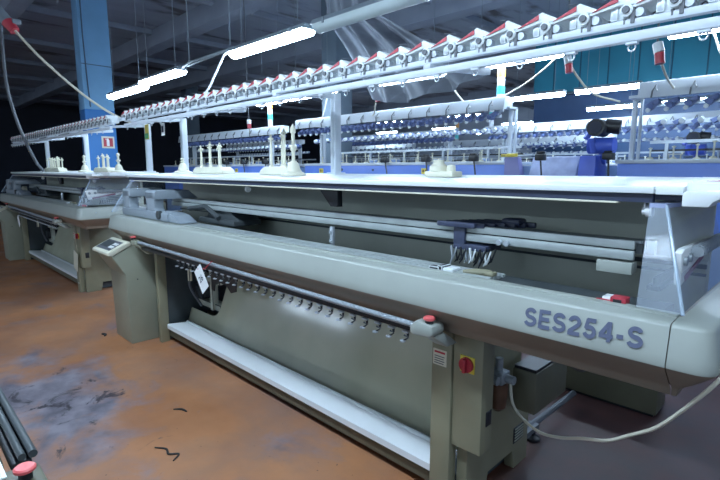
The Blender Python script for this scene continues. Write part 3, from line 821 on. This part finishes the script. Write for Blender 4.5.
paper_tag((-10.75, 2.06, 1.99), .09, .15, 0, 'yellow label hanging from the yarn rack of the left machine', 'yellow')

# ------------------------------------------------------------------ blue machines behind
def blue_machine(x0, y0, L, cr0, cr1, posts, label, guard=False, lights=(), heads=(), stickers=(), blower=None, unit_pitch=.155, zc=2.40, group=None):
    R = thing('blue_knitting_machine', label, 'knitting machine', (x0+L/2, y0+.4, 0), group)
    b = MB(); b.box(x0, x0+L, y0+.03, y0+.8, .12, 1.02, 0, bev=.01); b.box(x0+.1, x0+L-.1, y0+.08, y0+.75, 0, .12, 0); b.build('base', M['slate'], R)
    xe = x0+L-(1.0 if guard else 0)
    b = MB(); b.box(x0+.02, xe, y0, y0+.06, 1.02, 1.652, 0, bev=.008); b.build('front_panel', M['blue'], R)
    b = MB(); b.box(x0, xe+.01, y0-.01, y0+.85, 1.652, 1.690, 0, bev=.006); tb = b.build('top_table', M['postwht'], R)
    b = MB(); b.box(x0+.02, x0+L-.02, y0+.06, y0+.78, 1.02, 1.63, 0); b.build('inner_case', M['slate'], R)
    b = MB(); b.box(x0+1.6, x0+1.64, y0-.004, y0, 1.57, 1.60); b.box(x0+2.9, x0+2.94, y0-.004, y0, 1.57, 1.60); b.cyl((x0+L*.2, y0-.006, 1.59), (x0+L*.2, y0, 1.59), .02); b.build('panel_bolt', M['ink'], R)
    if guard:
        b = MB(); b.prism([(xe, 1.02), (xe, 1.735), (xe+.16, 1.735), (xe+.32, 1.02)], y0-.04, y0+.06, 'y', bev=.01); b.build('end_housing', M['purple'], R)
        b = MB(); b.prism([(y0-.16, 1.02), (y0-.10, 1.40), (y0+.05, 1.735), (y0+.3, 1.735), (y0+.3, 1.02)], xe+.3, xe+.82, 'x', bev=.02); b.build('clear_cover', M['tintplexi'], R)
        b = MB(); b.prism([(xe+.80, 1.02), (xe+.84, 1.735), (xe+1.0, 1.735), (xe+1.0, 1.02)], y0-.02, y0+.3, 'y', bev=.01); b.build('end_housing', M['deepblue'], R)
        b = MB(); b.box(xe+.03, xe+.16, y0-.06, y0-.02, 1.737, 1.775, 0, bev=.01); b.box(xe-.04, xe+.03, y0-.06, y0-.02, 1.737, 1.765, 1, bev=.01); b.build('cable_plug', [M['yellow'], M['black']], R)
    yr = y0 + .24
    b = MB()
    b.prism([(yr-.13, zc-.095), (yr-.10, zc+.055), (yr-.06, zc+.065), (yr+.09, zc+.06), (yr+.09, zc-.05)], cr0, cr1, 'x', 0, bev=.003)
    b.box(cr0+.1, cr1-.1, yr-.02, yr+.02, zc-.17, zc-.14, 1)
    b.box(cr0+.1, cr1-.1, yr+.3, yr+.34, zc-.32, zc-.28, 0)
    cr = b.build('yarn_creel', [M['postwht'], M['alu']], R)
    for px in posts:
        b = MB(); b.box(px-.022, px+.022, y0+.33, y0+.38, 1.66, zc-.04, 0, bev=.005); b.box(px+.04, px+.065, y0+.36, y0+.40, 1.66, zc-.05, 0, bev=.004)
        b.box(px-.02, px+.065, yr-.05, y0+.40, zc-.08, zc-.05, 0, bev=.004)
        b.build('creel_post', M['postwht'], cr)
    x = cr0 + .12; k = 0; zo = zc; zc = zc - .04
    while x < cr1 - .05:
        b = MB()
        b.prism([(x-.06, zc-.11), (x+.05, zc-.06), (x+.06, zc-.10), (x-.02, zc-.16)], yr-.09, yr+.02, 'y', 0, bev=.004)
        b.cyl((x, yr-.09, zc-.125), (x, yr-.13, zc-.135), .026, 0, 10); b.cyl((x-.03, yr-.07, zc-.16), (x-.03, yr-.10, zc-.17), .02, 1, 8)
        if k % 2 == 0: b.tube([(x, yr-.135, zc-.06), (x+.01, yr-.15, zc+.0), (x+.03, yr-.115, zc+.06), (x+.05, yr-.15, zc-.0)], .008, 2, 5)
        b.build('yarn_tensioner', [M['coneblue'], M['unit'], M['hose']], cr)
        b = MB()
        b.prism([(x-.05, zc-.26), (x+.04, zc-.22), (x+.05, zc-.255), (x-.02, zc-.295)], yr+.25, yr+.33, 'y', 0)
        b.cyl((x+.04, yr+.25, zc-.25), (x+.04, yr+.20, zc-.26), .026, 1, 8)
        b.build('lower_tensioner', [M['coneblue'], M['unit']], cr)
        x += unit_pitch; k += 1
    zc = zo
    # upright spindles on the table
    x = x0 + .25; k = 0
    while x < xe - .1:
        h = .10 + .05*((k*5) % 4)/3; yy = y0 + .2 + .12*(k % 3)
        b = MB(); b.lathe((x, yy, 1.690), [(.035, 0), (.03, .015), (.008, .03), (.008, h), (.018, h+.004), (.018, h+.012), (0, h+.018)], 0, 8)
        if k % 4 == 1: b.box(x-.06, x+.05, yy+.08, yy+.18, 1.690, 1.690+.06, 1, bev=.01)
        b.build('spindle', [M['offwhite'], M['slate']], tb); x += .17; k += 1
    # two thin guide bars across
    b = MB(); b.box(x0+.15, xe-.1, y0+.55, y0+.58, 1.86, 1.89, 0); b.box(x0+.15, xe-.1, y0+.6, y0+.62, 1.78, 1.80, 1)
    xx = x0+.3
    while xx < xe-.1: b.box(xx-.014, xx+.014, y0+.56, y0+.59, 1.67, 1.86, 0); xx += .72
    b.build('guide_bar', [M['alu'], M['black']], tb)
    for px, z0, hh in lights:
        b = MB(); yl = y0+.30
        b.cyl((px, yl, zc-.12), (px, yl, z0), .012, 3, 8); b.cyl((px, yl, z0), (px, yl, z0+.34*hh), .046, 2, 14); b.cyl((px, yl, z0+.34*hh), (px, yl, z0+.5*hh), .048, 1, 14)
        b.cyl((px, yl, z0+.5*hh), (px, yl, z0+.66*hh), .046, 2, 14); b.cyl((px, yl, z0+.66*hh), (px, yl, z0+.82*hh), .048, 0, 14); b.cyl((px, yl, z0+.82*hh), (px, yl, z0+.88*hh), .046, 2, 14)
        b.build('signal_tower', [M['orange_l'], M['teal_l'], M['postwht'], M['alu']], cr)
    for px, lean in heads:
        b = MB(); b.tube([(px+lean, y0-.12, 1.42), (px, y0-.08, 1.71)], .010, 0, 8); b.box(px-.05, px+.05, y0-.13, y0-.03, 1.69, 1.76, 0, bev=.015); b.box(px-.04, px+.04, y0-.11, y0-.05, 1.76, 1.79, 0, bev=.01)
        b.lathe((px+lean, y0-.12, 1.40), [(.07, 0), (.07, .015), (.02, .03)], 0, 10); b.tube([(px+lean, y0-.12, 1.41), (px+lean, y0+.02, 1.38)], .012, 0, 6)
        b.build('lever_head', M['black'], R)
    for px, m in stickers:
        b = MB(); b.box(px-.05, px+.05, y0-.004, y0+.002, 1.535, 1.61, 0); b.box(px-.03, px-.005, y0-.006, y0-.003, 1.555, 1.59, 1); b.box(px+.01, px+.03, y0-.006, y0-.003, 1.555, 1.59, 1)
        b.build('warning_sticker', [M[m], M['rust']], R)
    if blower:
        px, pz = blower
        b = MB(); b.cyl((px, y0-.2, pz), (px, y0+.02, pz), .085, 0, 20); b.cyl((px, y0-.21, pz), (px, y0-.2, pz), .06, 1, 16); b.cyl((px+.05, y0-.08, pz+.02), (px+.18, y0-.05, pz), .07, 0, 16)
        bl = b.build('blower_head', [M['black'], M['ink']], R)
        b = MB(); b.cyl((px-.10, y0-.05, pz-.17), (px+.14, y0-.05, pz-.17), .08, 0, 16); b.cyl((px-.06, y0-.12, pz-.10), (px-.03, y0-.10, pz-.24), .035, 0, 10); b.cyl((px-.14, y0-.05, pz-.1), (px-.10, y0-.02, pz-.02), .03, 0, 8)
        b.tube([(px, y0, pz-.25), (px, y0+.1, 1.66)], .02, 0, 8); b.build('blower_motor', M['deepblue'], bl)
    return R
GB = 'blue knitting machines in the rows behind'
blue_machine(-12.25, 5.2, 4.95, -11.6, -7.4, (-11.3, -8.05), 'blue knitting machine behind the near one, left of the middle post', heads=((-9.0, .12), (-8.35, .12), (-7.6, .1)), stickers=((-8.75, 'yellow'),), lights=((-7.95, 2.33, .62),), zc=2.33, group=GB)
blue_machine(-6.55, 5.2, 4.75, -6.95, -2.92, (-6.5, -2.95), 'blue knitting machine with lavender end cover and tall signal lamp, behind the near machine', guard=True, heads=((-4.62, .10), (-3.9, .08), (-3.18, .07), (-2.35, .05)), stickers=((-6.1, 'yellow'), (-3.98, 'yellow')), lights=((-3.07, 2.29, .62),), zc=2.39, group=GB)
blue_machine(-1.62, 5.2, 4.6, -1.50, 2.7, (-1.58, 2.0), 'blue knitting machine behind the right end of the near machine', heads=((-1.66, .03),), blower=(-1.76, 2.0), zc=2.37, lights=(), group=GB)
blue_machine(-15.6, 8.6, 4.7, -15.3, -11.2, (-15.0, -11.5), 'far blue machine in the third row, leftmost of them', zc=2.38, group=GB)
blue_machine(-10.3, 8.6, 4.7, -10.2, -6.0, (-9.9, -6.2), 'far blue machine in the third row, behind the middle creel post', lights=((-10.0, 2.42, .62),), zc=2.38, group=GB)
blue_machine(-5.3, 8.6, 4.7, -5.2, -.9, (-4.9, -1.15), 'far blue machine in the third row, behind the lavender cover', lights=((-5.15, 2.42, .62), (-1.1, 2.35, .62)), blower=(-1.6, 2.05), zc=2.38, group=GB)
blue_machine(-13.2, 11.0, 4.6, -13.1, -9.0, (-12.9, -9.2), 'farthest blue machine at the back left', zc=2.30, unit_pitch=.21, group=GB)
blue_machine(-7.9, 10.9, 4.6, -7.8, -3.5, (-7.5, -3.8), 'farthest blue machine in front of the left part of the teal wall', zc=2.28, unit_pitch=.21, lights=((-7.5, 2.1, .9),), group=GB)

# ------------------------------------------------------------------ hanging plastic sheet
def sheet(u, w):
    # u across, w down from the ceiling; gathered at the top, sagging in a belly at the bottom
    tl, tr = Vector((-4.75, 3.75, 5.0)), Vector((-3.75, 3.75, 5.0))
    ml, mr = Vector((-4.15, 3.65, 3.15)), Vector((-3.40, 3.65, 3.12))
    bl, br_ = Vector((-3.36, 3.6, 2.30)), Vector((-2.15, 3.6, 2.34))
    def lerp(a, c, t): return a*(1-t) + c*t
    L_ = lerp(tl, ml, w/.6) if w < .6 else lerp(ml, bl, (w-.6)/.4)
    Q_ = lerp(tr, mr, w/.6) if w < .6 else lerp(mr, br_, ((w-.6)/.4))
    p = lerp(L_, Q_, u)
    k = max(0, (w-.6)/.4)
    p.z -= .15*math.sin(PI*u)*k*k
    p.y += .045*math.sin(u*23+w*2)*(.4+w) + .03*math.sin(u*41) - .35*math.sin(PI*u)*k*k
    return p
b = MB(); b.grid(sheet, 60, 30)
b.grid(lambda u, w: sheet(u, 1) + Vector((0, .30*w, .14*math.sin(PI*w*.5)*(.4+u))), 60, 5)
tag(b.build('plastic_sheet', M['film'], angle=80), 'big grey plastic sheet hanging from the ceiling behind the yarn rack', 'plastic sheet')

# ------------------------------------------------------------------ cables, plugs, hose
def cable(pts, r, label, m='cable', n=8, name='cable', cat='cable', group=None):
    b = MB(); b.tube(bez(pts, n), r, 0, 8)
    return tag(b.build(name, M[m]), label, cat, group)
cable([(-1.0, 1.99, .63), (-.965, 1.95, .545), (-.90, 1.92, .505), (-.80, 1.88, .495), (-.70, 1.84, .53), (-.60, 1.80, .585), (-.50, 1.74, .645), (-.42, 1.70, .715), (-.34, 1.66, .79), (-.27, 1.61, .89), (-.20, 1.58, 1.0), (-.16, 1.60, 1.07)], .0062, 'pale cable sagging from the dirty air filter to the right end of the near machine')
cable([(-6.08, 2.3, 2.13), (-6.1, 2.08, 2.204), (-6.2, 1.777, 2.421), (-6.3, 1.418, 2.774), (-6.48, 1.21, 3.09)], .013, 'pale power cable rising from the left machine rack to the red plug at upper left')
t = thing('power_plug', 'red power plug and grey socket hanging at the upper left', 'plug', (-6.5, 1.19, 3.08))
b = MB(); b.cyl((-6.47, 1.22, 3.07), (-6.52, 1.17, 3.16), .05, 0, 12, .062); b.build('plug_body', M['red'], t)
b = MB(); b.cyl((-6.52, 1.17, 3.16), (-6.60, 1.09, 3.30), .058, 0, 12); b.box(-6.52, -6.44, 1.20, 1.28, 3.14, 3.19, 0, bev=.01); b.build('socket', M['fixture'], t)
b = MB(); b.tube(bez([(-6.59, 1.10, 3.28), (-6.75, .9, 3.6), (-6.9, .8, CZ)]), .02); b.build('socket_cord', M['hose'], t)
cable([(-9.0, 1.50, CZ), (-9.0, 1.526, 3.764), (-9.0, 1.523, 2.915), (-9.0, 1.591, 2.411), (-9.0, 1.686, 2.043), (-9.0, 1.80, 1.72), (-9.05, 1.9, 1.57)], .022, 'thick grey hose hanging down in front of the left machine rack', 'hose', name='air_hose', cat='hose')

def drop(p, q, sag, label, plug=True):
    """hanging supply cord with a red connector"""
    p, q = Vector(p), Vector(q)
    t = thing('supply_cord', label, 'cord', p)
    mid = (p+q)/2 + Vector((0, 0, -sag))
    b = MB(); b.tube(bez([p, p*.6+mid*.4+Vector((0,0,-sag*.3)), mid, q]), .010); b.build('cord', M['cable'], t)
    if plug:
        b = MB(); b.cyl(p+Vector((0,0,.02)), p+Vector((.02,-.01,-.05)), .036, 0, 12); b.cyl(p+Vector((.02,-.01,-.05)), p+Vector((.03,-.01,-.13)), .034, 1, 12); b.build('connector', [M['unit'], M['red']], t)
        b = MB(); b.tube([p, (p.x-.05, p.y, CZ-.02)], .008); b.build('drop_cord', M['hose'], t)
    return t
drop((-1.95, 4.7, 2.62), (-1.70, 5.45, 2.28), .12, 'white and red connector hanging left of the teal wall panels')
drop((-1.08, 4.2, 2.50), (-1.22, 5.45, 2.34), .05, 'red connector hanging above the right blue machine rack')
drop((-4.30, 4.6, 2.57), (-5.2, 5.45, 2.40), .12, 'red connector hanging below the rack near the plastic sheet')
drop((-7.6, 4.8, 2.44), (-8.6, 5.45, 2.34), .10, 'white and red connector under the left half of the long rack')
drop((-6.2, 5.44, 2.80), (-6.75, 5.5, 2.34), .22, 'loose pale cord looping down left of the middle post', plug=False)
drop((-3.75, 5.3, 2.80), (-3.55, 5.45, 2.44), .03, 'pale cord hanging straight beside the plastic sheet', plug=False)
drop((-2.35, 5.42, 2.83), (-3.2, 5.5, 2.42), .06, 'pale cord slanting to the tall grey post', plug=False)
drop((-.95, 5.4, 2.80), (-.80, 5.45, 2.44), .03, 'pale cord hanging from the right tube lamp', plug=False)

# ------------------------------------------------------------------ low items behind and on the floor
t = thing('low_cabinet', 'long low olive cabinet on the floor behind the near machine', 'cabinet', (-1.05, 3.5, 0))
b = MB(); b.box(-1.45, -.70, 3.40, 3.62, .02, .45, 0, bev=.008); b.box(-1.42, -.72, 3.42, 3.60, 0, .02, 1); b.build('cabinet_body', [M['olive2'], M['black']], t)
for x in (-1.1, -.8):
    b = MB(); b.cyl((x, 3.385, .33), (x, 3.40, .33), .02, 0, 12); b.build('knob', M['black'], t)
def scrap(pts, r, label):
    b = MB(); b.tube(bez([(x, y, r*.8) for x, y in pts], 5), [r*(.5+.5*math.sin(PI*i/(len(pts)*5-5))) + .001 for i in range((len(pts)-1)*5+1)], 0, 6)
    return tag(b.build('floor_scrap', M['dirt']), label, 'scrap', 'scraps on the floor')
scrap([(-2.66, .98), (-2.60, 1.02), (-2.54, 1.01), (-2.50, 1.05), (-2.46, 1.0)], .006, 'curled dark scrap lying on the orange floor in the foreground')
scrap([(-4.96, 1.40), (-4.92, 1.42), (-4.88, 1.40)], .012, 'small dark scrap on the floor left of the control console')
scrap([(-5.9, .58), (-5.84, .60), (-5.80, .57)], .012, 'dark scrap on the floor farther left in the aisle')
scrap([(-3.02, 1.25), (-2.98, 1.29), (-2.93, 1.30)], .007, 'thin dark thread scrap on the floor below the tray')

# ------------------------------------------------------------------ front of the machine across the aisle (lower left corner)
t = thing('facing_machine', 'edge of the machine across the aisle with red stop button, lower left corner', 'knitting machine', (-2.6, .0, 0))
b = MB(); b.box(-4.0, -1.25, -.20, .135, .90, .962, 0, bev=.015); b.box(-4.0, -1.35, -.25, .0, .05, .90, 1, bev=.01); b.build('front_cover', [M['olive2'], M['olive2']], t)
b = MB(); b.cyl((-3.95, .180, .985), (-1.19, .180, .985), .009, 0, 12); b.cyl((-3.95, .160, .985), (-1.19, .160, .985), .008, 0, 12); b.build('start_rod', M['inner2'], t)
b = MB(); b.box(-3.95, -1.2, .142, .18, .945, .972, 0, bev=.005); b.build('clip_rail', M['black'], t)
b = MB(); b.box(-1.20, -1.10, .10, .19, .90, .965, 0, bev=.012); eb = b.build('rod_end_block', M['olive2'], t)
b = MB(); b.lathe((-1.135, .155, .965), [(.013, 0), (.013, .018)], 1); b.lathe((-1.135, .155, .982), [(.016, 0), (.0205, .003), (.0205, .008), (.017, .011), (.011, .009), (.0, .0085)], 0, 20); b.build('stop_button', [M['pinkred'], M['black']], eb)
b = MB(); b.box(-1.45, -1.165, .100, .128, .962, .968, 0); b.box(-1.43, -1.18, .106, .111, .9675, .9685, 1); b.build('label_strip', [M['paper'], M['pinkred']], t)

# ------------------------------------------------------------------ camera, world, colour
cam = bpy.data.cameras.new('camera'); co = bpy.data.objects.new('camera', cam); COL.objects.link(co)
cam.sensor_fit = 'HORIZONTAL'; cam.sensor_width = 36; cam.lens = 36*480/720; cam.clip_start = .02
th = math.atan(71/480)
co.location = (0, 0, 1.6); co.rotation_euler = (PI/2 - th, 0, PI/4)
sc.camera = co
w = bpy.data.worlds.new('world'); w.use_nodes = True; sc.world = w
w.node_tree.nodes['Background'].inputs['Color'].default_value = (.44, .60, .82, 1)
w.node_tree.nodes['Background'].inputs['Strength'].default_value = .62
sc.view_settings.view_transform = 'Standard'
sc.view_settings.look = 'None'
sc.view_settings.exposure = 0.06
sc.view_settings.gamma = 1.12
